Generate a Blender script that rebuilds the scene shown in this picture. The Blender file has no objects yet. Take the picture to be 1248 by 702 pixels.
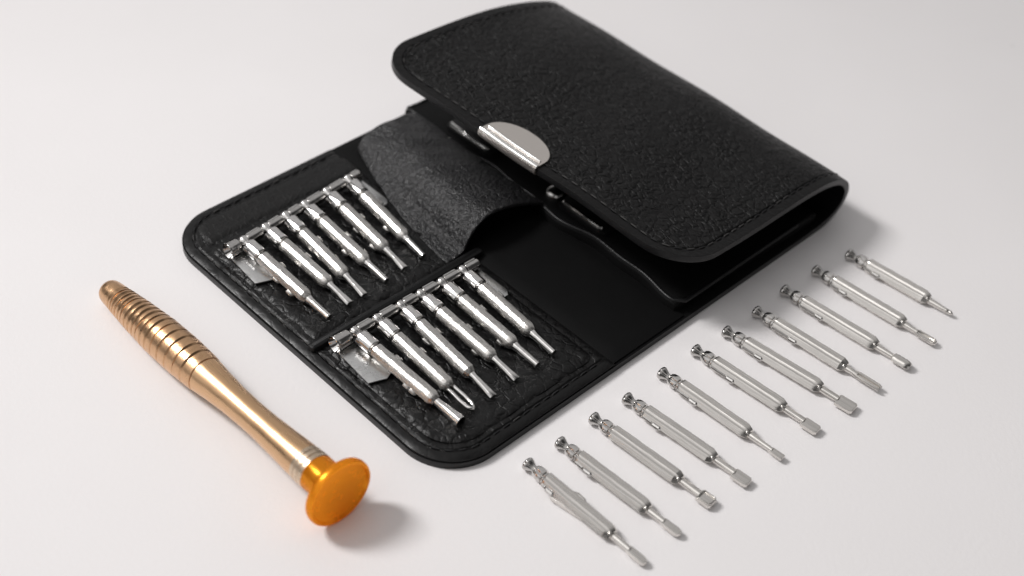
import bpy, bmesh, math, random
from mathutils import Vector, Matrix
S = 0.001                      # everything below is written in millimetres
PI = math.pi
scn = bpy.context.scene
COL = scn.collection

# ------------------------------------------------------------------ materials
def new_mat(name):
    m = bpy.data.materials.new(name); m.use_nodes = True
    nt = m.node_tree
    b = nt.nodes['Principled BSDF']
    return m, nt, b

def N(nt, typ, **kw):
    n = nt.nodes.new(typ)
    for k, v in kw.items():
        if k in n.inputs.keys() if hasattr(n.inputs, 'keys') else False:
            n.inputs[k].default_value = v
        else:
            setattr(n, k, v)
    return n

def L(nt, a, b): nt.links.new(a, b)

def coords(nt, uv=False):
    if uv:
        n = nt.nodes.new('ShaderNodeUVMap'); n.uv_map = 'mm'
        return n.outputs[0]
    n = nt.nodes.new('ShaderNodeTexCoord')
    mp = nt.nodes.new('ShaderNodeMapping'); mp.inputs['Scale'].default_value = (1000, 1000, 1000)
    L(nt, n.outputs['Object'], mp.inputs[0])
    return mp.outputs[0]

def noise(nt, vec, scale, detail=3, rough=.5, dist=0):
    n = nt.nodes.new('ShaderNodeTexNoise')
    n.inputs['Scale'].default_value = scale; n.inputs['Detail'].default_value = detail
    n.inputs['Roughness'].default_value = rough; n.inputs['Distortion'].default_value = dist
    L(nt, vec, n.inputs['Vector']); return n

def ramp(nt, fac, stops):
    r = nt.nodes.new('ShaderNodeValToRGB')
    el = r.color_ramp.elements
    while len(el) < len(stops): el.new(.5)
    for e, (p, c) in zip(el, stops):
        e.position = p; e.color = (c, c, c, 1) if not isinstance(c, tuple) else c
    L(nt, fac, r.inputs[0]); return r.outputs[0]

def math_(nt, op, a, b=None, clamp=False):
    n = nt.nodes.new('ShaderNodeMath'); n.operation = op; n.use_clamp = clamp
    for i, x in enumerate((a, b)):
        if x is None: continue
        if isinstance(x, (int, float)): n.inputs[i].default_value = x
        else: L(nt, x, n.inputs[i])
    return n.outputs[0]

def distort(nt, vec, scale, amount):
    n = noise(nt, vec, scale, 2)
    s = nt.nodes.new('ShaderNodeVectorMath'); s.operation = 'SUBTRACT'; s.inputs[1].default_value = (.5, .5, .5)
    L(nt, n.outputs['Color'], s.inputs[0])
    m = nt.nodes.new('ShaderNodeVectorMath'); m.operation = 'SCALE'; m.inputs['Scale'].default_value = amount
    L(nt, s.outputs[0], m.inputs[0])
    a = nt.nodes.new('ShaderNodeVectorMath'); a.operation = 'ADD'
    L(nt, vec, a.inputs[0]); L(nt, m.outputs[0], a.inputs[1])
    return a.outputs[0]

def voro(nt, vec, scale, feature='DISTANCE_TO_EDGE'):
    v = nt.nodes.new('ShaderNodeTexVoronoi'); v.feature = feature
    v.inputs['Scale'].default_value = scale
    L(nt, vec, v.inputs['Vector']); return v.outputs['Distance']

def leather(name, col, rough, cell, dist_mm, amount, uv=True, edge=False, fold=1.0, spec=.3, stretch=(1, 1, 1)):
    m, nt, b = new_mat(name)
    b.inputs['Base Color'].default_value = (*col, 1)
    b.inputs['Specular IOR Level'].default_value = spec
    v = coords(nt, uv)
    st = nt.nodes.new('ShaderNodeMapping'); st.inputs['Scale'].default_value = stretch
    L(nt, v, st.inputs[0])
    vd = distort(nt, st.outputs[0], .35, 3.2)
    vd2 = distort(nt, vd, 1.1, .55)
    cells = voro(nt, vd2, cell)
    crack = ramp(nt, cells, [(0, 0.0), (.10, .5), (.28, .9), (.55, 1)])
    big = noise(nt, vd, cell * .45, 4, .6, .8)
    fine = noise(nt, v, 5.0, 4, .65)
    # crack depth varies over the hide
    vary = ramp(nt, noise(nt, v, .11, 2).outputs[0], [(.3, .35), (.65, 1)])
    h = math_(nt, 'MULTIPLY', crack, vary)
    h = math_(nt, 'ADD', h, math_(nt, 'MULTIPLY', big.outputs[0], 1.3 * fold))
    h = math_(nt, 'ADD', h, math_(nt, 'MULTIPLY', fine.outputs[0], .14))
    if edge:
        at = nt.nodes.new('ShaderNodeAttribute'); at.attribute_name = 'edge'
        e = at.outputs['Fac']
        inner = ramp(nt, math_(nt, 'DIVIDE', e, 6.0), [(.38, .0), (.62, 1)])
        h = math_(nt, 'MULTIPLY', h, math_(nt, 'ADD', math_(nt, 'MULTIPLY', inner, .8), .2))
        g = math_(nt, 'ABSOLUTE', math_(nt, 'SUBTRACT', e, 2.9))
        wob = noise(nt, v, .9, 2)
        gw = math_(nt, 'ADD', g, math_(nt, 'MULTIPLY', wob.outputs[0], .15))
        groove = ramp(nt, gw, [(.08, 0), (.62, 1)])
        h = math_(nt, 'ADD', h, math_(nt, 'MULTIPLY', groove, 1.6))
    bp = nt.nodes.new('ShaderNodeBump'); bp.inputs['Strength'].default_value = amount
    bp.inputs['Distance'].default_value = dist_mm * S
    L(nt, h, bp.inputs['Height']); L(nt, bp.outputs[0], b.inputs['Normal'])
    rr = ramp(nt, noise(nt, v, .6, 4).outputs[0], [(.3, rough - .06), (.7, rough + .1)])
    L(nt, rr, b.inputs['Roughness'])
    return m

def vinyl(name, col, rough, bump=.25, scale=6.0, wear=0.0, spec=.35):
    m, nt, b = new_mat(name)
    b.inputs['Specular IOR Level'].default_value = spec
    v = coords(nt)
    n1 = noise(nt, v, scale, 4, .6); n2 = noise(nt, v, .12, 3)
    mix = nt.nodes.new('ShaderNodeMix'); mix.data_type = 'RGBA'
    mix.inputs[6].default_value = (*[c * .8 for c in col], 1); mix.inputs[7].default_value = (*[c * 1.25 for c in col], 1)
    L(nt, n2.outputs[0], mix.inputs[0]); L(nt, mix.outputs[2], b.inputs['Base Color'])
    hh = math_(nt, 'ADD', n1.outputs[0], math_(nt, 'MULTIPLY', noise(nt, v, .9, 3, .6, .5).outputs[0], wear))
    bp = nt.nodes.new('ShaderNodeBump'); bp.inputs['Strength'].default_value = bump; bp.inputs['Distance'].default_value = (.25 if wear < 2 else .5) * S
    L(nt, hh, bp.inputs['Height']); L(nt, bp.outputs[0], b.inputs['Normal'])
    L(nt, ramp(nt, n1.outputs[0], [(.3, rough - .08), (.7, rough + .08)]), b.inputs['Roughness'])
    return m

def metal(name, col, rough, bump=.1, dist=.1, scale=2.5, streak=(1, 1, 1), var=.08, tint=.85, aniso=0):
    m, nt, b = new_mat(name)
    b.inputs['Metallic'].default_value = 1
    v = coords(nt)
    st = nt.nodes.new('ShaderNodeMapping'); st.inputs['Scale'].default_value = streak
    L(nt, v, st.inputs[0])
    oi = nt.nodes.new('ShaderNodeObjectInfo')
    add = nt.nodes.new('ShaderNodeVectorMath'); add.operation = 'ADD'
    sc = nt.nodes.new('ShaderNodeMath'); sc.operation = 'MULTIPLY'; sc.inputs[1].default_value = 97.0
    L(nt, oi.outputs['Random'], sc.inputs[0])
    L(nt, st.outputs[0], add.inputs[0]); L(nt, sc.outputs[0], add.inputs[1])
    n1 = noise(nt, add.outputs[0], scale, 4, .6, .3)
    n2 = noise(nt, add.outputs[0], scale * .25, 3)
    mix = nt.nodes.new('ShaderNodeMix'); mix.data_type = 'RGBA'
    mix.inputs[6].default_value = (*[c * tint for c in col], 1); mix.inputs[7].default_value = (*col, 1)
    L(nt, ramp(nt, n1.outputs[0], [(.35, 0), (.65, 1)]), mix.inputs[0]); L(nt, mix.outputs[2], b.inputs['Base Color'])
    bp = nt.nodes.new('ShaderNodeBump'); bp.inputs['Strength'].default_value = bump; bp.inputs['Distance'].default_value = dist * S
    L(nt, math_(nt, 'ADD', n1.outputs[0], n2.outputs[0]), bp.inputs['Height']); L(nt, bp.outputs[0], b.inputs['Normal'])
    L(nt, ramp(nt, n2.outputs[0], [(.3, max(.02, rough - var)), (.7, rough + var)]), b.inputs['Roughness'])
    if aniso: b.inputs['Anisotropic'].default_value = aniso
    return m

M = {}
M['grain'] = leather('pebbled_black_leather', (.0045, .0042, .0043), .33, .50, .46, .95, edge=True, stretch=(1, .8, 1), spec=.18)
M['crinkle'] = leather('crinkled_black_leather', (.0045, .0043, .0044), .34, .30, .42, .62, edge=True, fold=1.7)
M['soft'] = leather('worn_black_leather', (.006, .0057, .0057), .45, .5, .22, .5, edge=True, fold=1.2)
M['lining'] = vinyl('black_lining', (.0035, .0035, .0036), .62, .25, spec=.12)
M['edge'] = vinyl('painted_leather_edge', (.006, .006, .0065), .38, .2, 3, .5)
M['fleece'] = vinyl('grey_black_vinyl', (.008, .0078, .0086), .36, .6, 1.3, 2.6, .6)
M['strap'] = vinyl('smooth_black_vinyl', (.006, .006, .0062), .42, .2, 3, .3, .2)
M['thread'] = vinyl('black_thread', (.016, .016, .017), .55, .3)
M['thread_lit'] = vinyl('black_thread_glint', (.055, .053, .052), .5, .3)  # same black thread in a lighter colour, painting glints onto some stitches
M['satin'] = metal('satin_nickel', (.78, .75, .715), .24, .35, .07, 1.3, (2.4, .10, 2.4), .06)
M['chrome'] = metal('chrome', (.78, .765, .75), .10, .12, .06, 1.2, (1, 1, 1), .05)
M['darkchrome'] = metal('head_chrome', (.60, .585, .57), .14, .3, .08, 1.5, (1, 1, 1), .05)
M['cast'] = metal('cast_nickel', (.66, .64, .615), .24, .6, .10, 1.5, (2.0, .5, 2.0), .07, .72)
M['plate'] = metal('plate_steel', (.66, .66, .655), .3, .1, .04, 2, (1, 1, 1), .05)
M['collar'] = metal('collar_nickel', (.74, .72, .70), .2, .2, .06, 1.5, (1, 1, 1), .05)
M['clasp'] = metal('clasp_steel', (.70, .655, .615), .34, .08, .03, 6, (1, 1, 1), .04, .95)
M['claspbright'] = metal('clasp_chrome', (.88, .87, .85), .2, .05, .05, 1, (1, 1, 1), .03, .95)
M['gold'] = metal('champagne_gold', (.74, .475, .275), .30, .12, .05, 1.2, (3, .3, 3), .05, .93)
M['goldrib'] = metal('ribbed_gold', (.73, .455, .262), .31, .5, .10, 1.0, (1, 1, 1), .06, .85)
M['band'] = metal('worn_silver_gold_band', (.78, .62, .46), .30, .4, .08, 2.2, (1, 1, 1), .08, .75)

def amber():
    m, nt, b = new_mat('amber_orange_cap')
    b.inputs['Base Color'].default_value = (1.0, .42, .03, 1)
    b.inputs['Metallic'].default_value = .8
    tr = nt.nodes.new('ShaderNodeBsdfTranslucent'); tr.inputs[0].default_value = (1.0, .58, .12, 1)
    mx = nt.nodes.new('ShaderNodeMixShader'); mx.inputs[0].default_value = .6
    out = nt.nodes['Material Output']
    L(nt, b.outputs[0], mx.inputs[1]); L(nt, tr.outputs[0], mx.inputs[2]); L(nt, mx.outputs[0], out.inputs[0])
    v = coords(nt); n1 = noise(nt, v, .5, 3)
    L(nt, ramp(nt, n1.outputs[0], [(.3, .18), (.7, .30)]), b.inputs['Roughness'])
    return m
M['amber'] = amber()

def table_mat():
    m, nt, b = new_mat('white_tabletop')
    v = coords(nt)
    n1 = noise(nt, v, .9, 5, .6); n2 = noise(nt, v, .02, 3)
    sp = ramp(nt, voro(nt, v, .035, 'F1'), [(.010, (.45, .43, .42, 1)), (.022, (.825, .802, .802, 1))])
    base = nt.nodes.new('ShaderNodeMix'); base.data_type = 'RGBA'
    base.inputs[7].default_value = (.84, .817, .818, 1)
    L(nt, ramp(nt, n2.outputs[0], [(.35, 0), (.65, 1)]), base.inputs[0]); L(nt, sp, base.inputs[6])
    L(nt, base.outputs[2], b.inputs['Base Color'])
    b.inputs['Roughness'].default_value = .5
    b.inputs['Specular IOR Level'].default_value = .3
    bp = nt.nodes.new('ShaderNodeBump'); bp.inputs['Strength'].default_value = .25; bp.inputs['Distance'].default_value = .25 * S
    L(nt, n1.outputs[0], bp.inputs['Height']); L(nt, bp.outputs[0], b.inputs['Normal'])
    return m
M['table'] = table_mat()

# ------------------------------------------------------------------ object helpers
def tag(o, label=None, cat=None, group=None, kind=None):
    if label: o['label'] = label
    if cat: o['category'] = cat
    if group: o['group'] = group
    if kind: o['kind'] = kind
    return o

def empty(name, loc, rz=0, tilt=0):
    o = bpy.data.objects.new(name, None); COL.objects.link(o)
    o.location = [c * S for c in loc]; o.rotation_euler = (tilt, 0, rz)
    o.empty_display_size = .01
    return o

class MB:
    """collects shapes (in mm) and links them as one mesh object"""
    def __init__(s): s.bm = bmesh.new()
    def loft(s, rings, cap=True, close=True):
        R = [[s.bm.verts.new(p) for p in r] for r in rings]
        n = len(R[0])
        for a, b in zip(R, R[1:]):
            for i in range(n if close else n - 1):
                j = (i + 1) % n
                s.bm.faces.new((a[i], a[j], b[j], b[i]))
        if cap and close:
            s.bm.faces.new(R[0][::-1]); s.bm.faces.new(R[-1])
        return s
    def tube(s, pts, r, n=10, cap=True, flat=1.0):
        pts = [Vector(p) for p in pts]; rs = r if isinstance(r, (list, tuple)) else [r] * len(pts)
        rings = []
        up = Vector((0, 0, 1))
        for i, p in enumerate(pts):
            d = (pts[min(i + 1, len(pts) - 1)] - pts[max(i - 1, 0)]).normalized()
            a = d.cross(up)
            if a.length < .05: a = d.cross(Vector((1, 0, 0)))
            a.normalize(); b = a.cross(d).normalized()
            rings.append([p + a * rs[i] * math.cos(t) + b * rs[i] * flat * math.sin(t) for t in [2 * PI * k / n for k in range(n)]])
        return s.loft(rings, cap)
    def prism(s, outline, z0, z1, bev=0.0):
        """outline list of (x, y), top edge chamfered"""
        cx = sum(p[0] for p in outline) / len(outline); cy = sum(p[1] for p in outline) / len(outline)
        def inset(d):
            out = []
            n = len(outline)
            for i in range(n):
                p0, p1, p2 = Vector(outline[i - 1]), Vector(outline[i]), Vector(outline[(i + 1) % n])
                e1 = (p1 - p0); e2 = (p2 - p1)
                n1 = Vector((-e1.y, e1.x)).normalized() if e1.length > 1e-6 else Vector((0, 0))
                n2 = Vector((-e2.y, e2.x)).normalized() if e2.length > 1e-6 else n1
                nn = (n1 + n2)
                if nn.length < 1e-6: nn = n1
                nn.normalize()
                out.append(p1 + nn * d / max(.5, nn.dot(n1)))
            return out
        area = sum(outline[i - 1][0] * outline[i][1] - outline[i][0] * outline[i - 1][1] for i in range(len(outline)))
        sg = 1 if area > 0 else -1
        rings = [[(p[0], p[1], z0) for p in outline]]
        if bev:
            rings.append([(p[0], p[1], z1 - bev) for p in outline])
            q = inset(bev * .3 * sg); rings.append([(p[0], p[1], z1 - bev * .3) for p in q])
            q = inset(bev * sg); rings.append([(p[0], p[1], z1) for p in q])
        else: rings.append([(p[0], p[1], z1) for p in outline])
        return s.loft(rings)
    def ball(s, c, r, sc=(1, 1, 1), seg=16):
        bmesh.ops.create_uvsphere(s.bm, u_segments=seg, v_segments=seg // 2 + 2, radius=r,
            matrix=Matrix.Translation(c) @ Matrix.Diagonal((*sc, 1)))
        return s
    def build(s, name, mat, parent=None, sharp=35, loc=None, label=None):
        bm = s.bm
        bmesh.ops.recalc_face_normals(bm, faces=bm.faces)
        for f in bm.faces: f.smooth = True
        for e in bm.edges:
            if len(e.link_faces) == 2 and e.calc_face_angle(0) > math.radians(sharp): e.smooth = False
        for v in bm.verts: v.co *= S
        me = bpy.data.meshes.new(name); bm.to_mesh(me); bm.free()
        for mm in (mat if isinstance(mat, (list, tuple)) else [mat]): me.materials.append(mm)
        o = bpy.data.objects.new(name, me); COL.objects.link(o)
        if parent: o.parent = parent
        if loc: o.location = [c * S for c in loc]
        if label: o['label'] = label
        return o

def rrect(x0, x1, y0, y1, r, n=8):
    """counter clockwise rounded rectangle; r = one radius or four (x1y1, x0y1, x0y0, x1y0)"""
    rs = r if isinstance(r, (tuple, list)) else (r,) * 4
    out = []
    for (cx, cy, sx, sy, a0), rr in zip(((x1, y1, -1, -1, 0), (x0, y1, 1, -1, 90), (x0, y0, 1, 1, 180), (x1, y0, -1, 1, 270)), rs):
        if rr <= 0: out.append((cx, cy)); continue
        for k in range(n + 1):
            a = math.radians(a0 + 90 * k / n)
            out.append((cx + sx * rr + rr * math.cos(a), cy + sy * rr + rr * math.sin(a)))
    return out

def catmull(P, n):
    P = [Vector(p) for p in P]
    Q = [P[0] * 2 - P[1]] + P + [P[-1] * 2 - P[-2]]
    dense = []
    for i in range(1, len(Q) - 2):
        for k in range(24):
            t = k / 24
            a, b, c, d = Q[i - 1:i + 3]
            dense.append(.5 * ((2 * b) + (c - a) * t + (2 * a - 5 * b + 4 * c - d) * t * t + (3 * b - a - 3 * c + d) * t ** 3))
    dense.append(P[-1])
    ln = [0]
    for a, b in zip(dense, dense[1:]): ln.append(ln[-1] + (b - a).length)
    def at(u):
        s = u * ln[-1]
        lo, hi = 0, len(ln) - 1
        while hi - lo > 1:
            m = (lo + hi) // 2
            if ln[m] <= s: lo = m
            else: hi = m
        t = (s - ln[lo]) / max(1e-9, ln[hi] - ln[lo])
        return dense[lo].lerp(dense[hi], min(1, max(0, t)))
    return at, ln[-1]

# ------------------------------------------------------------------ table
mb = MB(); mb.prism([(-1600, -1600), (1600, -1600), (1600, 1600), (-1600, 1600)], -20, 0)
tag(mb.build('tabletop', M['table']), kind='structure', label='matte white tabletop under the tools')

# ------------------------------------------------------------------ leather case: cover sheet (base, fold, flap)
W = 105.0
NEAR = [(128, 0), (135, .35), (140.2, 1.9), (143.4, 4.8), (144.3, 8.2), (142.9, 11.8), (139.2, 14.8), (133, 16.6), (125, 17.3), (110, 17.9), (94, 18.8), (74, 20.0)]
FAR = [(126, 0), (133, .5), (139, 2.6), (142.4, 6.2), (143.2, 10.2), (140.8, 14.8), (136.2, 17.9), (129.5, 20.2), (121, 22.2), (111, 23.9), (99, 25.3), (87, 26.3), (67.5, 27.3)]
atN, lnN = catmull([(a, b, 0) for a, b in NEAR], 0)
atF, lnF = catmull([(a, b, 0) for a, b in FAR], 0)
FLAT = 127.0; LC = (lnN + lnF) / 2; LT = FLAT + LC; RC = 13.0
def sheet(s, y):
    """s = distance along the sheet from the left end, y = 0 .. -W; outer (leather) side"""
    t = -y / W
    if s <= FLAT:
        x = s * ((1 - t) * 126 + t * 128) / FLAT
        # gentle waviness of the lying sheet's ends
        return Vector((x, y, 0))
    u = (s - FLAT) / LC
    a = atN(u); b = atF(u)
    p = b.lerp(a, t)
    return Vector((p.x, y, p.y))
def shalf(s, r=RC):
    d = min(s, LT - s)
    if d >= r: return W / 2
    return W / 2 - r + math.sqrt(max(0, r * r - (r - d) ** 2))
def edge_dist(s, y, L_=None, Wd=None, r=RC):
    L_ = L_ or LT; Wd = Wd or W
    dx = min(s, L_ - s); dy = min(-y, Wd + y)
    if dx < r and dy < r: return r - math.hypot(r - dx, r - dy)
    return min(dx, dy)
def snormal(s, y, e=.3):
    s0, s1 = max(0, s - e), min(LT, s + e)
    a = sheet(s1, y) - sheet(s0, y); b = sheet(s, min(0, y + e)) - sheet(s, max(-W, y - e))
    n = b.cross(a); n.normalize()       # points out of the leather side (down on the base, up on the flap)
    return n

ss = []
for k in range(15): ss.append(RC * (1 - math.cos(PI / 2 * k / 14)))
s = RC
while s < FLAT - 3: s += 3; ss.append(s)
while s < LT - RC - 1.4: s += 1.2; ss.append(s)
for k in range(15): ss.append(LT - RC * (1 - math.sin(PI / 2 * k / 14)))
ss = sorted(ss); ss = [a for i, a in enumerate(ss) if i == 0 or a - ss[i - 1] > 1e-4]
tt = [i / 2.9 * .03 for i in range(5)]
tt = [0, .006, .013, .02, .03, .04, .055, .075] + [.1 + .8 * i / 40 for i in range(41)] + [1 - a for a in [.075, .055, .04, .03, .02, .013, .006, 0]]

case = empty('leather_tool_case', (0, 0, 0))
tag(case, 'black pebbled leather tool case lying open with its top flap half folded back', 'tool case')

def sheet_mesh():
    me = bpy.data.meshes.new('cover')
    verts, faces, info = [], [], []
    nt_ = len(tt)
    rnd = random.Random(4)
    for s in ss:
        h = shalf(s)
        for t in tt:
            y = -W / 2 + h - 2 * h * t
            p = sheet(s, y)
            if s > LT - 90:                                   # slight unevenness of real leather
                k = .35 * math.sin(s * .11 + y * .05) + .25 * math.sin(y * .16 + s * .03)
                p.z += k * min(1, (s - (LT - 90)) / 25)
            verts.append(p * S); info.append((s, y))
    for i in range(len(ss) - 1):
        for j in range(nt_ - 1):
            a = i * nt_ + j
            faces.append((a, a + 1, a + nt_ + 1, a + nt_))
    me.from_pydata(verts, [], faces)
    uv = me.uv_layers.new(name='mm')
    for lp in me.loops: uv.data[lp.index].uv = info[lp.vertex_index]
    at = me.attributes.new('edge', 'FLOAT', 'POINT')
    for i, (s, y) in enumerate(info): at.data[i].value = max(0, edge_dist(s, y))
    for p in me.polygons: p.use_smooth = True
    return me
me = sheet_mesh()
for k in ('grain', 'lining', 'edge'): me.materials.append(M[k])
cover = bpy.data.objects.new('cover', me); COL.objects.link(cover); cover.parent = case
# decide which way the normals look: the leather side is outside
n0 = me.polygons[len(me.polygons) // 4].normal
if n0.z > 0: me.flip_normals()
so = cover.modifiers.new('thickness', 'SOLIDIFY'); so.thickness = 1.8 * S; so.offset = -1
so.use_even_offset = True; so.material_offset = 1; so.material_offset_rim = 2
bv = cover.modifiers.new('soft_edge', 'BEVEL'); bv.width = .75 * S; bv.segments = 4; bv.limit_method = 'ANGLE'; bv.angle_limit = math.radians(50)
bv.harden_normals = False

# ---- stitching: one mesh of many short stitches in the groove
def stitches(name, path, parent, mat, lit=None, seed=1, step=3.1, ln=2.3, r=.17, lift=.02, skip=.0):
    """path(d) -> (point, normal) or None; d in mm"""
    rnd = random.Random(seed)
    A = MB(); litf = []
    total = path(None); d = 0
    while d < total - ln:
        p0, n0 = path(d); p1, n1 = path(d + ln * .5); p2, n2 = path(d + ln)
        j = rnd.uniform(-.08, .08)
        pts = [p0 - n0 * (.25), p0.lerp(p1, .35) + n1 * (lift + .08), p1 + n1 * (lift + .12), p1.lerp(p2, .65) + n1 * (lift + .08), p2 - n2 * .25]
        A.bm.faces.ensure_lookup_table(); k0 = len(A.bm.faces)
        A.tube(pts, [r * .6, r, r, r, r * .6], 6)
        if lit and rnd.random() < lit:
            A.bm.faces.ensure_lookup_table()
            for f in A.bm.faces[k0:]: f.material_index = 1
        d += step + rnd.uniform(-.15, .15)
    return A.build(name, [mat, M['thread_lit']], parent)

def outline_path(s_lo, s_hi, inset, side):
    """polyline in (s, y) running along the sheet's rim at the given inset, for one end of the sheet"""
    r = RC - inset
    pts = []
    if side == 'left':
        pts.append((s_hi, -inset)); pts.append((RC, -inset))
        for k in range(1, 12):
            a = math.radians(90 + 90 * k / 12); pts.append((RC + r * math.cos(a), -RC + r * math.sin(a)))
        pts.append((inset, -RC)); pts.append((inset, -W + RC))
        for k in range(1, 12):
            a = math.radians(180 + 90 * k / 12); pts.append((RC + r * math.cos(a), -W + RC + r * math.sin(a)))
        pts.append((RC, -W + inset)); pts.append((s_hi, -W + inset))
    else:
        pts.append((s_lo, -inset)); pts.append((LT - RC, -inset))
        for k in range(1, 12):
            a = math.radians(90 - 90 * k / 12); pts.append((LT - RC + r * math.cos(a), -RC + r * math.sin(a)))
        pts.append((LT - inset, -RC)); pts.append((LT - inset, -W + RC))
        for k in range(1, 12):
            a = math.radians(-90 * k / 12); pts.append((LT - RC + r * math.cos(a), -W + RC + r * math.sin(a)))
        pts.append((LT - RC, -W + inset)); pts.append((s_lo, -W + inset))
    return pts
def walker(pts, mapper):
    ln = [0]
    for a, b in zip(pts, pts[1:]): ln.append(ln[-1] + math.dist(a, b))
    def f(d):
        if d is None: return ln[-1]
        for i in range(len(pts) - 1):
            if d <= ln[i + 1] or i == len(pts) - 2:
                t = (d - ln[i]) / max(1e-9, ln[i + 1] - ln[i])
                return mapper(pts[i][0] + (pts[i + 1][0] - pts[i][0]) * t, pts[i][1] + (pts[i + 1][1] - pts[i][1]) * t)
    return f
def wob(s, y):
    k = .35 * math.sin(s * .11 + y * .05) + .25 * math.sin(y * .16 + s * .03)
    return k * min(1, max(0, (s - (LT - 90)) / 25))
def flap_map(s, y, off=0):
    n = snormal(s, y); p = sheet(s, y); p.z += wob(s, y)
    return p + n * off, n
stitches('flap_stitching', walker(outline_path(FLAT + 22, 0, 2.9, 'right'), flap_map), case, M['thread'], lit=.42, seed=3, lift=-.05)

# ------------------------------------------------------------------ inner panels on the base
ZB = 2.3
def slab(name, outline, z0, z1, bev, mat, parent, edge_fn=None, jitter=0):
    """a sheet with a fine grid top so that it can carry 'edge' distances"""
    mb = MB(); mb.prism(outline, z0, z1, bev)
    o = mb.build(name, mat, parent, sharp=60)
    me = o.data
    uv = me.uv_layers.new(name='mm')
    for lp in me.loops:
        c = me.vertices[lp.vertex_index].co; uv.data[lp.index].uv = (c.x / S + 200 + z0 * 7, c.y / S)
    return o

def grid_panel(name, x0, x1, y0, y1, radii, z0, z1, mat, parent, step=1.0, rim=.6, bumpy=.12, seed=0, edges=True):
    """rounded rectangle panel, gridded, soft rim, slightly uneven top, with the 'edge' attribute (distance to the case rim)"""
    rs = radii
    bm = bmesh.new()
    nx = int((x1 - x0) / step); ny = int((y1 - y0) / step)
    el = bm.verts.layers.float.new('edge')
    vs = {}
    def ins(x, y):
        d = min(x - x0, x1 - x, y - y0, y1 - y)
        for (cx, cy, r, sx, sy) in ((x1 - rs[0], y1 - rs[0], rs[0], 1, 1), (x0 + rs[1], y1 - rs[1], rs[1], -1, 1), (x0 + rs[2], y0 + rs[2], rs[2], -1, -1), (x1 - rs[3], y0 + rs[3], rs[3], 1, -1)):
            if r > 0 and (x - cx) * sx > 0 and (y - cy) * sy > 0: d = min(d, r - math.hypot(x - cx, y - cy))
        return d
    def snap(x, y):
        for (cx, cy, r, sx, sy) in ((x1 - rs[0], y1 - rs[0], rs[0], 1, 1), (x0 + rs[1], y1 - rs[1], rs[1], -1, 1), (x0 + rs[2], y0 + rs[2], rs[2], -1, -1), (x1 - rs[3], y0 + rs[3], rs[3], 1, -1)):
            if r > 0 and (x - cx) * sx > 0 and (y - cy) * sy > 0:
                # map the square corner onto the round one
                u, v = (x - cx) * sx / r, (y - cy) * sy / r
                m = max(u, v); h = math.hypot(u, v)
                k = m / h if h else 1
                return cx + sx * u * k * r, cy + sy * v * k * r
        return x, y
    import itertools
    for i in range(nx + 1):
        for j in range(ny + 1):
            x, y = snap(x0 + (x1 - x0) * i / nx, y0 + (y1 - y0) * j / ny)
            d = max(0, ins(x, y))
            z = z1 - rim * (1 - min(1, d / .9)) ** 2
            z += bumpy * (math.sin(x * .55 + seed) * math.sin(y * .47 + seed * 2) + .6 * math.sin(x * 1.3 + y * .9 + seed)) * min(1, d / 3)
            v = bm.verts.new((x, y, z)); vs[i, j] = v
            v[el] = max(0, min(x - .0, -y, W + y)) if not (x < RC and (y > -RC or y < -W + RC)) else max(0, RC - math.hypot(RC - x, RC - min(-y, W + y)))
    for i in range(nx):
        for j in range(ny): bm.faces.new((vs[i, j], vs[i + 1, j], vs[i + 1, j + 1], vs[i, j + 1]))
    # skirt
    border = [e for e in bm.edges if len(e.link_faces) == 1]
    r = bmesh.ops.extrude_edge_only(bm, edges=border)
    for v in [g for g in r['geom'] if isinstance(g, bmesh.types.BMVert)]: v.co.z = z0
    bmesh.ops.recalc_face_normals(bm, faces=bm.faces)
    for f in bm.faces: f.smooth = True
    uvl = bm.loops.layers.uv.new('mm')
    for f in bm.faces:
        for lp in f.loops: lp[uvl].uv = (lp.vert.co.x + 300, lp.vert.co.y)
    for e in bm.edges:
        if len(e.link_faces) == 2 and e.calc_face_angle(0) > math.radians(55): e.smooth = False
    for v in bm.verts: v.co *= S
    me = bpy.data.meshes.new(name); bm.to_mesh(me); bm.free(); me.materials.append(mat)
    o = bpy.data.objects.new(name, me); COL.objects.link(o); o.parent = parent
    return o

# leather facing under the two bit rows, its rim just inside the case edge
facing = grid_panel('inner_facing', .3, 53.5, -W + .3, -.3, (0, 12.7, 12.7, 0), ZB - .1, 3.3, M['crinkle'], case, 1.1, .5, .14, 1)
grid_panel('pocket_floor', 53.6, 79, -W + .8, -.8, (0, 0, 0, 0), ZB - .1, 3.1, M['lining'], case, 2.0, .4, .05, 2)
# rear strip, and the strap between the two rows
grid_panel('rear_strip', 5.5, 54, -12.6, -3.9, (3, 5, 1.2, .8), 3.2, 3.7, M['soft'], case, 1.0, .6, .05, 5)
mb = MB(); mb.prism(rrect(1.8, 56, -57.7, -55.2, .8, 4), 3.0, 4.7, .8)
mb.build('divider_strap', M['strap'], case)
# front row sits on a slightly raised pad
grid_panel('front_pad', 4.8, 50.8, -W + 4.6, -58.2, (1.5, 1.5, 9, 2), 3.2, 3.95, M['crinkle'], case, 1.0, .5, .12, 7)
grid_panel('rear_pad', 4.8, 49.5, -54.6, -13.4, (1.5, 2, 1.5, 1.5), 3.2, 3.75, M['crinkle'], case, 1.0, .5, .12, 9)

def base_map(s, y): return Vector((s, y, 3.32)), Vector((0, 0, 1))
stitches('base_stitching', walker(outline_path(0, 50, 2.75, 'left'), base_map), case, M['thread'], lit=.22, seed=8, lift=.02)

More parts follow.
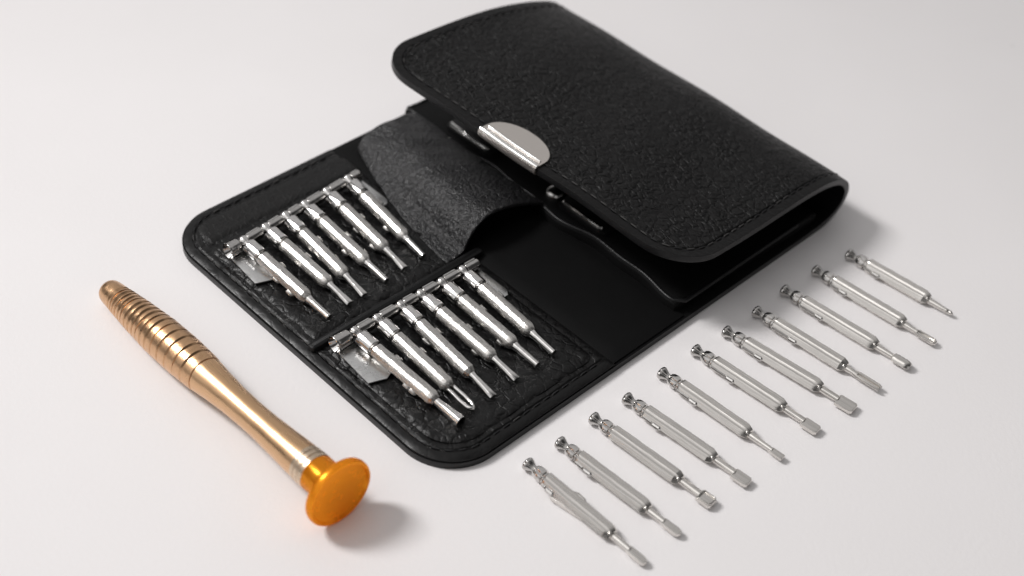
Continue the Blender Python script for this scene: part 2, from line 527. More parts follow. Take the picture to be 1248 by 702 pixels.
# raised fleece-backed pocket flap arching over the handle slot
near_end = [(46.2, 3.9), (49.5, 3.9), (51.9, 4.5), (53.1, 6.6), (55.0, 8.9), (58.2, 10.6), (62.4, 11.2), (68.8, 10.3), (75, 8.2), (79.5, 6.2)]
far_end = [(58.6, 3.4), (58.8, 3.9), (59.2, 4.8), (60.0, 6.0), (61.6, 7.2), (64.2, 7.9), (67.4, 8.1), (71.0, 8.0), (75.5, 7.4), (79.5, 6.3)]
aN, _ = catmull([(a, b, 0) for a, b in near_end], 0); aF, _ = catmull([(a, b, 0) for a, b in far_end], 0)
def bump_pt(u, v):
    a, b = aN(u), aF(u)
    w = v ** .8                                  # 0 at the open near end, 1 at the far end
    if u < .35:
        # lower edge bows towards the bits
        pass
    p = a.lerp(b, v ** 1.6)
    y = -54.9 + v * 49.5 + (1 - v) * 1.2 * math.sin(u * PI)
    z = p.y + .22 * math.sin(u * 17 + v * 9) * math.sin(v * 12) * min(1, 6 * u) + .12 * math.sin(v * 41 + u * 13)
    return Vector((p.x, y, z))
def sheet_obj(name, fn, nu, nv, th, mat, parent, mat2=None):
    me = bpy.data.meshes.new(name)
    verts = [fn(i / nu, j / nv) * S for i in range(nu + 1) for j in range(nv + 1)]
    faces = [(i * (nv + 1) + j, i * (nv + 1) + j + 1, (i + 1) * (nv + 1) + j + 1, (i + 1) * (nv + 1) + j) for i in range(nu) for j in range(nv)]
    me.from_pydata(verts, [], faces)
    for p in me.polygons: p.use_smooth = True
    if me.polygons[len(faces) // 2].normal.z < 0: me.flip_normals()
    me.materials.append(mat); me.materials.append(mat2 or mat)
    o = bpy.data.objects.new(name, me); COL.objects.link(o); o.parent = parent
    m = o.modifiers.new('thickness', 'SOLIDIFY'); m.thickness = th * S; m.offset = -1; m.material_offset = 1
    b = o.modifiers.new('soft_edge', 'BEVEL'); b.width = .2 * S; b.segments = 2; b.limit_method = 'ANGLE'; b.angle_limit = math.radians(50)
    return o
sheet_obj('handle_loop', bump_pt, 60, 60, .9, M['fleece'], case, M['lining'])

# inner pocket on the middle of the case, with piping and snaps
def wavy(y):
    return .9 * math.sin((y + 10) * .16) + .5 * math.sin(y * .33)
pk = empty  # alias kept short
ol = [(134, -W + 2.0)] + [(134, -1.2)] + [(79.2 + wavy(y) * (1 if y < -8 else .3), y) for y in [-1.2 - 1.5 * k for k in range(68)]]
ol = ol[::-1]
pocket = slab('inner_pocket', ol, 2.35, 5.3, .7, M['lining'], case)
mb = MB()
pts = [Vector((80.0 + wavy(y) * (1 if y < -8 else .3), y, 5.15)) for y in [-1.5 - 1.5 * k for k in range(67)]]
pts += [Vector((81 + 1.8 * k, -102.6, 5.15)) for k in range(26)]
mb.tube([Vector((132 - 3 * k, -1.8, 5.15)) for k in range(17)] + pts, .55, 8)
mb.build('piping', M['edge'], pocket, sharp=80)
def snap_clip(y0, y1, x):
    mb = MB(); mb.prism(rrect(x - 1.2, x + 6.0, y1 - 2.2, y0 + 2.2, 2.0, 6), 5.25, 6.6, .5)
    o = mb.build('snap_clip', M['strap'], case)
    m2 = MB()
    p = [(x + .35, y0 + .5, 6.8), (x - .1, y0, 6.95), (x - .2, (y0 + y1) / 2, 6.95), (x - .1, y1, 6.95), (x + .3, y1 - .4, 6.8)]
    m2.tube(p, .66, 10); m2.build('wire', M['claspbright'], o)
snap_clip(-16.5, -29.9, 83.0)
snap_clip(-59.4, -71.6, 83.0)
mb = MB(); mb.tube([(84.6, -54.2, 5.0), (84.6, -54.2, 6.2), (84.6, -54.2, 7.0), (84.6, -54.2, 7.5), (84.6, -54.2, 7.7)], [2.5, 2.5, 2.3, 1.6, .3], 24)
mb.build('snap_stud', M['collar'], case, sharp=60)

# ------------------------------------------------------------------ clasp on the flap's free edge
def clasp():
    Y0, Y1 = -58.6, -39.4
    yc = (Y0 + Y1) / 2; hw = (Y1 - Y0) / 2
    def hwid(d):
        if d < 2.6: return hw
        return hw * math.sqrt(max(0, 1 - ((d - 2.6) / 6.6) ** 2))
    # plate: rows over distance d back from the edge
    mb = MB(); rows = [-.15, .8, 1.6, 2.6, 3.6, 4.6, 5.6, 6.6, 7.5, 8.2, 8.7, 9.0, 9.15]
    nn = 14; top, bot = [], []
    for d in rows:
        h = hwid(d); rt, rb = [], []
        for k in range(nn + 1):
            y = yc - h + 2 * h * k / nn
            p, n = flap_map(min(LT, LT - d), y)
            if d < 0:
                q, _ = flap_map(LT - .5, y); p = p + (p - q).normalized() * .15
            rt.append(mb.bm.verts.new(p + n * .55)); rb.append(mb.bm.verts.new(p - n * .1))
        top.append(rt); bot.append(rb)
    F = mb.bm.faces.new
    for i in range(len(rows) - 1):
        for k in range(nn):
            F((top[i][k], top[i][k + 1], top[i + 1][k + 1], top[i + 1][k])); F((bot[i][k], bot[i + 1][k], bot[i + 1][k + 1], bot[i][k + 1]))
        F((top[i][0], top[i + 1][0], bot[i + 1][0], bot[i][0])); F((top[i][nn], bot[i][nn], bot[i + 1][nn], top[i + 1][nn]))
    for k in range(nn):
        F((top[0][k], bot[0][k], bot[0][k + 1], top[0][k + 1])); F((top[-1][k], top[-1][k + 1], bot[-1][k + 1], bot[-1][k]))
    o = mb.build('clasp', M['clasp'], case, sharp=40)
    bevm = o.modifiers.new('soft_edge', 'BEVEL'); bevm.width = .12 * S; bevm.segments = 2; bevm.limit_method = 'ANGLE'; bevm.angle_limit = math.radians(50)
    for d, r, a, off in ((2.1, .42, .9, .62), (.15, .75, .0, .35)):
        m = MB(); pts = []
        for k in range(13):
            y = Y0 + a + (Y1 - Y0 - 2 * a) * k / 12
            p, n = flap_map(LT - max(d, 0), y); pts.append(p + n * off)
        m.tube(pts, [r * .7] + [r] * 11 + [r * .7], 12, flat=1.0); m.build('ridge', M['claspbright'], o, sharp=60)
    # folded front lip closing over the edge of the flap
    m = MB(); rings = []
    for k in range(13):
        y = Y0 + (Y1 - Y0) * k / 12
        p, n = flap_map(LT, y); q, _ = flap_map(LT - 1, y); out = (p - q).normalized()
        rings.append([p + n * .5 + out * .1, p + n * .3 + out * .62, p - n * .8 + out * .62, p - n * 1.5 + out * .4, p - n * 2.0 + out * 0, p - n * 1.95 - out * 5, p - n * 1.8 - out * 5, p - n * 1.4 + out * .05])
    m.loft(rings); m.build('lip', M['clasp'], o, sharp=50)
clasp()

# ------------------------------------------------------------------ screwdriver bits
def ring(s, w, h, hexa, zc, n=24, xc=0, crease=0, ca=120):
    """cross section at distance s from the head (bit points along local -y); w,h half sizes"""
    out = []
    for k in range(n):
        a = 2 * PI * k / n
        # hexagon with flats on top and bottom, unit apothem in z
        am = (a + PI / 6 - PI / 2) % (PI / 3) - PI / 6
        rh = 1 / math.cos(((a - PI / 2) + PI / 6) % (PI / 3) - PI / 6)
        rr = 1 + (rh - 1) * hexa
        if crease:
            dd = abs(((math.degrees(a) - ca + 180) % 360) - 180)
            rr -= crease * math.exp(-(dd / 9.0) ** 2)
        out.append((xc + w * rr * math.cos(a), -s, zc + h * rr * math.sin(a)))
    return out

def round_cap_profile(mb, prof, zc, hexa=0, sx=1, n=24):
    mb.loft([ring(s, w * sx, w, hexa, zc, n) for s, w in prof])

def bit_head(mb, zc, k=1.0, ln=3.0, flare=False):
    # flared trumpet ending in a ball
    if flare:
        prof = [(-.1, .3), (-.05, .8), (.1, 1.2), (.35, 1.5), (.7, 1.6), (1.05, 1.5), (1.6, 1.2), (2.1, .95), (2.6, .8), (ln, .78)]
        mb.loft([ring(s, w * k * 1.04, w * k * .95, .25, zc, 48, 0, .32 * min(1, max(0, s) * 1.5 + .2), 125) for s, w in prof])
        return
    prof = [(-.05, .25), (.0, .7), (.25, 1.15), (.7, 1.42), (1.2, 1.42), (1.7, 1.25), (2.2, 1.0), (2.6, .85), (ln, .8)]
    round_cap_profile(mb, [(s, w * k) for s, w in prof], zc)

def blade(mb, outline, z0, z1, bev=.15):
    mb.prism([(x, -s) for s, x in outline], z0, z1, bev)

def make_bit(name, loc, rz, total, kind, seed, mats, tray=False, label='', group='', tilt=0, roll=0, clip_side=-1, clip_s=9.5, dent=True):
    rnd = random.Random(seed)
    root = empty(name, loc, rz)
    tag(root, label, 'screwdriver bit', group)
    root.rotation_euler = (tilt, 0, rz)
    R = 1.72 if tray else 1.57
    WX = 1.06 if tray else 1.17
    zc = R if not tray else 0
    body_end = total - (7.6 if tray else rnd.uniform(8.6, 9.6))
    if kind in ('needle',): body_end = total - 6.8
    m = MB()
    bit_head(m, zc, 1.0 if not tray else .95, 3.0, not tray)
    m.build('ball_head', mats['head'], root)
    c0 = 2.9
    CL = 5.0 if tray else 2.9
    m = MB()
    prof = [(c0, .8), (c0 + .2, 1.2), (c0 + .8, 1.5), (c0 + 1.8, 1.6), (c0 + 2.6, 1.5), (c0 + 2.75, 1.1), (c0 + 2.95, 1.1), (c0 + 3.0, 1.35), (c0 + 3.25, 1.35)] if not tray else \
           [(c0 + .1, .8), (c0 + .25, 1.4), (c0 + .5, 1.88), (c0 + .8, 1.93), (c0 + CL - .6, 1.93), (c0 + CL - .3, 1.92), (c0 + CL - .05, 1.6), (c0 + CL, 1.15), (c0 + CL + .6, 1.15)]
    m.loft([ring(s, w * 1.04, w, .55 if not tray else .2, zc, 48, 0, .28 if not tray else .05) for s, w in prof])
    m.build('collar', M['collar'] if not tray else M['chrome'], root)
    b0 = c0 + CL + .3
    m = MB()
    secs = [(b0, R * .72), (b0 + .25, R * .95), (b0 + .6, R)]
    s = b0 + 1.2
    while s < body_end - 1.2:
        secs.append((s, R * (1 + rnd.uniform(-.018, .018) + (0.008 if tray else 0) * math.sin(s * 2 + seed))))
        s += 1.4
    secs += [(body_end - 1.5, R), (body_end - .5, R * .78), (body_end - .1, R * .66), (body_end, R * .5)]
    m.loft([ring(s, w * WX, w, 1.0 if not tray else .55, zc + (w - R) * .0, 48, rnd.uniform(-.03, .03), .27 if not tray else .12) for s, w in secs])
    if tray is False:
        # lengthwise ribs of the body's flat faces
        for xo in (-.15, .62):
            m.tube([(xo, -(b0 + 1.4), zc + R - .05), (xo, -(body_end - 1.8), zc + R - .05)], .11, 6)
        for xo in (-.75, .35):
            m.ball((xo, -(body_end - .55), zc + .55 * R), .42, (1, 1, .8), 10)
    m.build('shank', mats['body'], root, sharp=28)
    # side catch
    if dent:
        m = MB(); xs = clip_side * R * WX * 1.0
        m.tube([(xs, -clip_s, zc - .1), (xs + clip_side * .1, -(clip_s + .3), zc), (xs + clip_side * .14, -(clip_s + 1.2), zc), (xs + clip_side * .1, -(clip_s + 2.0), zc), (xs, -(clip_s + 2.3), zc)],
               [.35, .62, .6, .62, .35], 10)
        if not tray:
            m.tube([(xs * .98, -(b0 + .6), zc + .12), (xs * 1.02, -(clip_s - .3), zc + .12)], .42, 8)
        if tray:                                   # cast lugs either side of the shank
            for q_ in range(2):
                s_ = b0 + 2 + rnd.uniform(0, body_end - b0 - 6); sg = rnd.choice((-1, 1)); xx = sg * R * rnd.uniform(.9, 1.05)
                m.tube([(xx, -s_, zc - .5), (xx + sg * .25, -(s_ + .4), zc - .45), (xx + sg * .25, -(s_ + 1.6), zc - .5), (xx, -(s_ + 2.2), zc - .6)], [.3, .55, .5, .25], 8)
        m.build('side_catch', mats['head'] if not tray else mats['body'], root)
    # working end
    m = MB(); t0 = body_end - .2; e = total
    zt = zc - (.25 if not tray else 0)
    def stem(s0, s1, r0, r1, hexa=0):
        r0 = max(r0, .85); r1 = max(r1, .62)
        m.loft([ring(s0, r0, r0, hexa, zt), ring(s0 + .4, r0, r0, hexa, zt), ring((s0 + s1) / 2, (r0 + r1) / 2, (r0 + r1) / 2, hexa, zt), ring(s1, r1, r1, hexa, zt)])
    if kind == 'round_flat':
        stem(t0, e - 4.5, .85, .75)
        blade(m, [(e - 5.6, -.55), (e - 4.4, -.95), (e - 1.2, -1.0), (e - .35, -.75), (e, -.2), (e, .2), (e - .35, .75), (e - 1.2, 1.0), (e - 4.4, .95), (e - 5.6, .55)], zt - .45, zt + .4)
    elif kind in ('spade', 'recess', 'wide'):
        w = {'spade': 1.45, 'recess': 1.6, 'wide': 1.75}[kind]; l = {'spade': 4.6, 'recess': 4.2, 'wide': 5.0}[kind]
        stem(t0, e - l + .6, .78, .72)
        m.tube([(-.45, -t0, zt + .35), (-.62, -(e - l + .6), zt + .2)], .34, 8); m.tube([(.45, -t0, zt + .35), (.62, -(e - l + .6), zt + .2)], .34, 8)
        blade(m, [(e - l, -.7), (e - l + .5, -w), (e - .5, -w), (e, -w + .5), (e, w - .5), (e - .5, w), (e - l + .5, w), (e - l, .7)], zt - .5, zt + .35, .2)
        if kind == 'recess':
            # raised rim round a sunken pad
            loop = [(-w + .3, -(e - l + .8)), (-w + .3, -(e - .7)), (-w + .8, -(e - .3)), (w - .8, -(e - .3)), (w - .3, -(e - .7)), (w - .3, -(e - l + .8)), (-w + .3, -(e - l + .8))]
            m.tube([(x, y, zt + .38) for x, y in loop], .26, 8, cap=False)
    elif kind == 'slot':
        stem(t0, e - 3, .75, .6)
        blade(m, [(e - 4.0, -.5), (e - 3, -.8), (e - .2, -.85), (e, -.7), (e, .7), (e - .2, .85), (e - 3, .8), (e - 4.0, .5)], zt - .4, zt + .3, .15)
    elif kind == 'grooved':
        stem(t0, e - 6.2, .7, .6)
        for xo in (-.72, .72): m.tube([(xo * .5, -(e - 7.2), zt + .1), (xo, -(e - 5.8), zt + .2), (xo, -(e - .8), zt + .2), (xo * .7, -e, zt + .05)], .4, 8)
        m.loft([ring(e - 6.2, .75, .3, 0, zt - .15), ring(e - .4, .8, .3, 0, zt - .15)])
    elif kind == 'rough':
        stem(t0, e - 4.6, .8, .7)
        m.loft([ring(s, w * (1.05 + rnd.uniform(-.06, .06)), w * .72, .5, zt, 24) for s, w in [(e - 5.0, .7), (e - 4.6, 1.25)] + [(e - 4.6 + .5 * q, 1.32 + .06 * (-1) ** q) for q in range(1, 8)] + [(e - .3, 1.1), (e, .8)]])
    elif kind == 'framed':
        stem(t0, e - 5.2, .62, .55)
        loop = [(-.3, -(e - 5.8)), (-.82, -(e - 5.0)), (-.85, -(e - .7)), (-.4, -(e - .15)), (.4, -(e - .15)), (.85, -(e - .7)), (.82, -(e - 5.0)), (.3, -(e - 5.8))]
        m.tube([(x, y, zt) for x, y in loop], .33, 8)
        m.loft([ring(e - 5.4, .7, .28, 0, zt - .2), ring(e - .3, .7, .28, 0, zt - .2)])
    elif kind == 'needle':
        stem(t0, e - 1.8, .55, .38)
        m.loft([ring(s, w, w, .3, zt) for s, w in [(e - 2.0, .38), (e - 1.6, .66), (e - 1.2, .5), (e - .8, .62), (e, .12)]])
    elif kind == 'rod':
        stem(t0, e - .2, .95, .8)
        m.loft([ring(t0 - .1, 1.2, 1.2, 0, zt), ring(t0 + 1.2, .95, .95, 0, zt)])
    elif kind == 'flatrod':
        m.loft([ring(t0 - .1, 1.15, 1.15, 0, zt), ring(t0 + 1.0, .85, .85, .3, zt), ring(e - 4, .8, .7, .5, zt), ring(e - .15, .95, .42, .5, zt), ring(e, .85, .3, .5, zt)])
    elif kind == 'hollow':
        # open tube end
        n = 20; o_, i_ = [], []
        prof = [(t0 - .2, 1.0), (t0 + 1.5, .95), (t0 + 3.5, 1.15), (e, 1.45), (e - .02, 1.15), (e - 3.2, .9)]
        m.loft([ring(s, w, w, 0, zt, n) for s, w in prof])
    elif kind == 'loop':
        m.tube([(-.7, -(t0), zt), (-.85, -(e - 4), zt), (-.75, -(e - 1.4), zt), (-.35, -(e - .4), zt), (0, -(e - .1), zt), (.4, -(e - .4), zt), (.85, -(e - 1.5), zt), (.95, -(e - 4), zt), (.8, -(t0), zt)], .48, 10)
    m.build('tip', mats.get('tip', mats['body']), root, sharp=40)
    return root

loose_mats = dict(head=M['darkchrome'], body=M['satin'], tip=M['satin'])
tray_mats = dict(head=M['chrome'], body=M['cast'], tip=M['chrome'])
# head x,y - tip x,y on the table
LOOSE = [
 ((17.2, -112.8), (17.1, -146.8), 'round_flat', 'loose silver bit with a long side fin, nearest the orange-capped handle'),
 ((26.9, -113.1), (28.2, -146.7), 'round_flat', 'silver bit with slim rounded flat tip, next to the side-finned loose bit'),
 ((37.9, -113.0), (39.8, -146.1), 'recess', 'silver bit whose broad square tip has a sunken dark pad'),
 ((48.2, -113.8), (50.3, -147.6), 'spade', 'silver bit with plain paddle tip, beside the one with the sunken dark pad'),
 ((60.6, -113.7), (61.9, -148.0), 'slot', 'silver bit with a thin plain slotted tip, between the two paddle-tipped ones'),
 ((72.5, -113.9), (74.6, -148.4), 'spade', 'silver bit with medium flat blade tip, middle of the loose row'),
 ((83.2, -114.6), (86.6, -149.9), 'wide', 'silver bit with the widest flat rectangular blade of the loose row'),
 ((94.5, -115.0), (96.7, -150.0), 'grooved', 'silver bit with a narrow tip grooved down the middle, fourth from the far end'),
 ((106.2, -114.7), (108.6, -150.6), 'rough', 'silver bit with a rough knurled tip, third from the far end of the loose row'),
 ((118.6, -115.3), (120.5, -150.1), 'framed', 'silver bit with a slender hollow framed tip, second from the far end'),
 ((130.7, -117.2), (132.8, -147.2), 'needle', 'short loose silver bit with thin needle tip, nearest the fold of the case'),
]
for i, (h, t, kind, lab) in enumerate(LOOSE):
    dx, dy = t[0] - h[0], t[1] - h[1]
    ln = math.hypot(dx, dy) + 1.2
    rz = math.atan2(dx, -dy)
    clip = [-1, -1, 1, -1, -1, -1, -1, -1, -1, -1, -1][i]
    b = make_bit('screwdriver_bit', (h[0], h[1] + 1.0, 0), rz, ln, kind, 30 + i, loose_mats, False, lab, 'loose screwdriver bits laid in a row', clip_side=clip, clip_s=[8, 9.2, 14, 9.5, 10.2, 11, 10, 11.5, 11, 9.0, 8.6][i], dent=(i != 2))
    if i == 0:
        m = MB(); m.prism([(-1.3, -10.2), (-2.3, -9.6), (-2.75, -10.4), (-2.3, -13.5), (-1.6, -18.5), (-1.0, -19)], .5, 1.5, .3); m.build('side_fin', M['satin'], b)
        m = MB(); m.tube([(.9, -12.5, 2.4), (1.7, -14.0, 2.2), (1.85, -15.5, 1.8), (1.5, -17, 1.5)], [.4, .5, .5, .4], 8); m.build('side_fin', M['satin'], b)

# ------------------------------------------------------------------ the two rows of clipped bits
def bit_rail(y_at, xs, x0, x1, z, plate_y, seed):
    """slotted metal tube holding the bits; child of the case"""
    rnd = random.Random(seed)
    slope = (y_at(x1) - y_at(x0)) / (x1 - x0)
    m = MB(); m.tube([(x0 + 1.5, y_at(x0 + 1.5), z), (x1 - .3, y_at(x1 - .3), z)], .9, 10)
    rail = m.build('bit_rail', M['darkchrome'], case)
    ends = [x0] + list(xs) + [x1]
    for k in range(len(ends) - 1):
        a = ends[k] + (1.15 if k else 0); b = ends[k + 1] - (1.15 if k < len(ends) - 2 else 0)
        if b - a < .8: continue
        def P(x, dz=0): return (x, y_at(x), z + dz)
        m = MB(); n = 20; rings = []
        prof = [(a, 1.15), (a + .15, 1.36), (a + .25, 1.4), (a + .45, 1.4), (b - .45, 1.4), (b - .25, 1.4), (b - .15, 1.36), (b, 1.15)]
        if k == 0: prof = [(a + 2.4, .9), (a + 1.4, 1.5), (a + .2, 1.95), (a, 2.1), (a + .12, 2.2), (a + .5, 2.05), (a + 1.1, 1.95), (b - .7, 1.85), (b - .4, 1.8), (b - .2, 1.4), (b, 1.2)]
        if k == 0: n = 40
        for x, r in prof:
            rings.append([(x + slope * 0, y_at(x) + r * math.cos(t), z + r * math.sin(t)) for t in [2 * PI * q / n for q in range(n)]])
        m.loft(rings)
        o = m.build('ferrule', M['darkchrome'], rail, sharp=50 if k else 100)
        # raised seam along the top of each ferrule
        m = MB(); m.tube([(a + (1.9 if k == 0 else .5), y_at(a) + .8, z + 1.15), (b - .5, y_at(b) + .8, z + 1.15)], .2, 8)
        m.build('seam', M['claspbright'], rail)
    # bent sheet plates showing at both ends
    m = MB(); ya = y_at(x0)
    m.prism([(x0 - .1, ya - 1.6), (x0 - 1.0, plate_y[0]), (x0 + 3.2, plate_y[0] - 1.6), (x0 + 5.2, plate_y[0] - .8), (x0 + 5.2, ya - 1.6)], z - 1.55, z - 1.2, .08)
    m.build('clip_plate', M['plate'], rail)
    m = MB(); yb = y_at(x1)
    m.prism([(x1 - 4.5, yb - 1.5), (x1 - 4.5, plate_y[1]), (x1 - 1.2, plate_y[1]), (x1 - .2, plate_y[1] + 1.4), (x1 - .2, yb - 1.5)], z - 1.4, z - 1.05, .08)
    m.build('clip_plate', M['plate'], rail)
    return rail

def tray_row(heads, tips, kinds, x0, x1, base_z, row_words, group, seed, plate_y):
    # straight rail through the heads
    n = len(heads); mx = sum(h[0] for h in heads) / n; my = sum(h[1] for h in heads) / n
    sl = sum((h[0] - mx) * (h[1] - my) for h in heads) / sum((h[0] - mx) ** 2 for h in heads)
    y_at = lambda x: my + sl * (x - mx) + .9
    z = base_z + 2.1
    bit_rail(y_at, [h[0] for h in heads], x0, x1, z, plate_y, seed)
    words = ['first', 'second', 'third', 'fourth', 'fifth', 'sixth']
    for i, (h, t) in enumerate(zip(heads, tips)):
        hy = y_at(h[0]) + .2
        dx, dy = t[0] - h[0], t[1] - hy
        ln = math.hypot(dx, dy) + .8
        make_bit('screwdriver_bit', (h[0], hy + .5, z + .9), math.atan2(dx, -dy), ln, kinds[i], seed + i, tray_mats, True,
                 labels_tray[row_words][i], group, tilt=math.radians(3.2), clip_side=1, clip_s=[12.5, 14, 11.5, 15, 12.5, 11.5][i])
labels_tray = {
 'rear': ['chrome bit over the square plate at the left end of the rear rail',
          'bit second from the left on the rear rail, its shank thick and stepped',
          'bit third from the left on the rear rail, between two similar clipped bits',
          'bit fourth from the left on the rear rail of the open case',
          'bit fifth on the rear rail, next to the one beside the grey arched loop',
          'bit at the right end of the rear rail, beside the grey arched loop'],
 'front': ['bit with a fat hollow tube tip at the left end of the front rail',
           'bit ending in a bent wire loop, second on the front rail',
           'bit right of the wire-loop bit on the front rail, lumpy shank',
           'bit fourth from the left on the front rail of the open case',
           'bit fifth on the front rail, left of the one at the rail end',
           'bit at the right end of the front rail, by the empty black pocket floor']}
h1 = [(11.0, -19.9), (18.0, -19.5), (24.6, -19.0), (31.0, -18.6), (38.5, -17.9), (46.0, -17.4)]
t1 = [(11.2, -51.9), (18.1, -51.1), (22.6, -51.1), (29.8, -50.8), (36.3, -50.0), (42.7, -49.8)]
DROP = .5
for o_ in case.children:
    if o_.name.split('.')[0] in ('inner_facing', 'pocket_floor', 'rear_strip', 'divider_strap', 'front_pad', 'rear_pad', 'base_stitching', 'handle_loop', 'inner_pocket', 'snap_clip', 'snap_stud'): o_.location.z -= DROP * S
tray_row(h1, t1, ['rod', 'flatrod', 'flatrod', 'rod', 'flatrod', 'rod'], 6.2, 50.3, 3.2, 'rear', 'bits clipped on the rear rail', 100, (-31.5, -28.8))
h2 = [(11.4, -61.6), (18.1, -61.5), (25.3, -61.6), (31.4, -61.7), (38.1, -61.8), (45.0, -61.9)]
t2 = [(12.5, -95.6), (17.2, -94.6), (23.4, -94.8), (31.1, -94.4), (37.8, -94.5), (43.5, -94.2)]
tray_row(h2, t2, ['hollow', 'loop', 'flatrod', 'flatrod', 'rod', 'rod'], 5.6, 50.3, 3.4, 'front', 'bits clipped on the front rail', 200, (-73.8, -73.2))

# ------------------------------------------------------------------ screwdriver handle
AXL = 87.5
tail_z, cap_z = 3.25, 8.0
ang = math.atan2(cap_z - tail_z, AXL)
handle = empty('precision_screwdriver', (-22.0, -9.2, 0))
tag(handle, 'champagne gold ribbed screwdriver handle with an orange end cap', 'screwdriver handle')
def lathe(name, prof, mat, parent, tilt=None, n=72, sharp=30, seed=0, wob=0):
    """profile of (s, r[, tiltfactor]) along the axis"""
    rings = []
    rnd = random.Random(seed)
    for q in prof:
        s, r = q[0], q[1]; tf = q[2] if len(q) > 2 else 0; ph = q[3] if len(q) > 3 else 0
        rg = []
        for k in range(n):
            a = 2 * PI * k / n
            s2 = s + tf * math.sin(a + ph)
            rr = r
            rg.append((rr * math.cos(a), -s2 * math.cos(ang) - rr * math.sin(a) * math.sin(ang) * -1, tail_z + s2 * math.sin(ang) + rr * math.sin(a) * math.cos(ang)))
        rings.append(rg)
    m = MB(); m.loft(rings); return m.build(name, mat, parent, sharp=sharp)
def env(s):
    P = [(0, 3.0), (6.5, 3.3), (10, 3.65), (15, 4.15), (24, 4.75), (32, 4.8), (38, 4.55), (41.5, 4.3), (46, 3.85), (51, 3.5), (57, 3.35), (62, 3.4), (68, 3.7), (73, 4.0), (78.5, 4.25)]
    for a, b in zip(P, P[1:]):
        if s <= b[0]:
            t = (s - a[0]) / (b[0] - a[0]); t = t * t * (3 - 2 * t) * .35 + t * .65
            return a[1] + (b[1] - a[1]) * t
    return P[-1][1]
rnd = random.Random(12)
prof = [(1.3, .2), (1.33, 1.5), (1.5, 2.2), (1.9, 2.65), (2.5, 2.92), (3.5, 3.1), (5, 3.24), (6.4, 3.36)]
s = 6.7; k = 0
while s < 40.5:
    g = 1.1 + 1.9 * min(1, (s - 6) / 26) + rnd.uniform(-.25, .25)
    if s + g > 40.8: g = 41.2 - s
    r = env(s); tf = rnd.uniform(.15, .55); ph = rnd.uniform(-.4, .4)
    prof += [(s, r - .34, tf, ph), (s + .12, r - .32, tf, ph), (s + .22, r + .10, tf, ph), (s + g * .5, env(s + g * .5) + .12, tf * .5, ph), (s + g - .25, env(s + g) + .10, tf * .3, ph), (s + g - .1, env(s + g) - .02, tf * .2, ph)]
    s += g; k += 1
lathe('ribbed_grip', prof, M['goldrib'], handle, sharp=25)
prof = [(s, env(s) - .28), (s + .12, env(s) - .25), (s + .25, env(s) + .02)]
q = s + 1.0
while q < 76: prof.append((q, env(q))); q += 1.0
prof.append((76, env(76)))
lathe('barrel', prof, M['gold'], handle, sharp=30)
bp_ = []
for k in range(3):
    a = 75.6 + k * 1.35
    bp_ += [(a, env(a) - .12), (a + .12, env(a) + .03), (a + 1.1, env(a + 1) + .05), (a + 1.22, env(a + 1) - .1)]
lathe('ring_band', bp_, M['band'], handle, sharp=30)
lathe('swivel_cap', [(79.0, 3.2), (79.3, 4.1), (79.7, 4.22), (82.6, 4.2), (83.6, 4.35), (84.4, 5.0), (84.95, 6.2), (85.4, 7.3), (85.85, 7.85), (86.4, 8.02), (87.2, 8.0), (87.55, 7.85), (87.65, 7.55), (87.6, 7.25), (87.1, 7.0), (86.95, 6.7), (86.95, 4.0), (86.95, .2)], M['amber'], handle, sharp=28, n=96)

# ------------------------------------------------------------------ camera
RM = [[0.71206, -0.433558, 0.552266], [-0.697477, -0.527085, 0.485497], [0.0806, -0.730896, -0.677713]]
CP = [-140.881, -241.231, 240.453]
cam = bpy.data.cameras.new('camera'); co = bpy.data.objects.new('camera', cam); COL.objects.link(co)
cx, cy, cz = [[RM[r][c] for r in range(3)] for c in range(3)]
mw = Matrix(((cx[0], -cy[0], -cz[0], CP[0] * S), (cx[1], -cy[1], -cz[1], CP[1] * S), (cx[2], -cy[2], -cz[2], CP[2] * S), (0, 0, 0, 1)))
co.matrix_world = mw
cam.sensor_width = 36; cam.lens = 1750 / 1248 * 36
cam.clip_start = .01; cam.clip_end = 20
cam.dof.use_dof = True; cam.dof.focus_distance = .332; cam.dof.aperture_fstop = 11
scn.camera = co

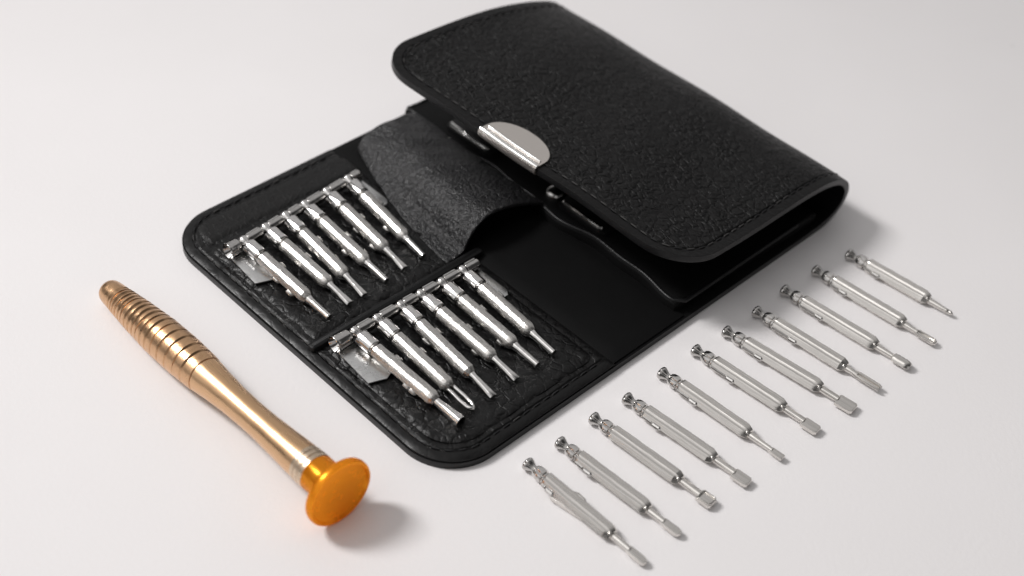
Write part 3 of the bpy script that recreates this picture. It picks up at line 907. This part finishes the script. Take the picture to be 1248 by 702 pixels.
# ------------------------------------------------------------------ light
def area(name, direction, dist, size, watt, col, target=(60, -60, 0), sy=None):
    l = bpy.data.lights.new(name, 'AREA'); l.energy = watt; l.color = col
    l.shape = 'RECTANGLE'; l.size = size * S; l.size_y = (sy or size) * S
    o = bpy.data.objects.new(name, l); COL.objects.link(o)
    d = Vector(direction).normalized()
    o.location = (Vector(target) + d * dist) * S
    o.rotation_euler = d.to_track_quat('Z', 'Y').to_euler()
    return o
k_ = area('window_light', (-.37, .60, .71), 1150, 210, 1.15, (1, .985, .978), target=(60, -115, 0), sy=300)
k_.data.spread = math.radians(62)
area('overhead_fill', (-.5, .2, 1), 800, 500, .6, (1, .985, .97))  # added lamp that lifts the ambient level, not a known fixture
w = bpy.data.worlds.new('World'); scn.world = w; w.use_nodes = True
nt = w.node_tree; bg = nt.nodes['Background']
tc = nt.nodes.new('ShaderNodeTexCoord'); sep = nt.nodes.new('ShaderNodeSeparateXYZ'); L(nt, tc.outputs['Generated'], sep.inputs[0])
def patch(d, inner, outer, val):
    d = Vector(d).normalized()
    nrm = nt.nodes.new('ShaderNodeVectorMath'); nrm.operation = 'NORMALIZE'; L(nt, tc.outputs['Generated'], nrm.inputs[0])
    dp = nt.nodes.new('ShaderNodeVectorMath'); dp.operation = 'DOT_PRODUCT'; dp.inputs[1].default_value = d
    L(nt, nrm.outputs[0], dp.inputs[0])
    mr = nt.nodes.new('ShaderNodeMapRange'); mr.interpolation_type = 'SMOOTHSTEP'
    mr.inputs['From Min'].default_value = math.cos(math.radians(outer)); mr.inputs['From Max'].default_value = math.cos(math.radians(inner))
    mr.inputs['To Min'].default_value = 0; mr.inputs['To Max'].default_value = val
    L(nt, dp.outputs['Value'], mr.inputs['Value'])
    return mr.outputs[0]
# dim surround with invented bright patches, added for metal reflections and ambient fill
tot = patch((.50, .52, .70), 34, 48, .62)
for a_ in (((-.75, .25, .62), 24, 36, .95), ((-.1, -.1, 1), 10, 22, .5), ((-.35, -.9, .28), 16, 30, .55), ((.9, -.35, .3), 12, 24, .4)):
    tot = math_(nt, 'ADD', tot, patch(*a_))
tot = math_(nt, 'ADD', tot, .07)
cc = nt.nodes.new('ShaderNodeCombineColor')
L(nt, tot, cc.inputs[0]); L(nt, math_(nt, 'MULTIPLY', tot, .985), cc.inputs[1]); L(nt, math_(nt, 'MULTIPLY', tot, .982), cc.inputs[2])
L(nt, cc.outputs[0], bg.inputs['Color']); bg.inputs['Strength'].default_value = .69

scn.render.engine = 'CYCLES'
scn.view_settings.view_transform = 'Standard'; scn.view_settings.look = 'None'
scn.view_settings.exposure = 0; scn.view_settings.gamma = 1
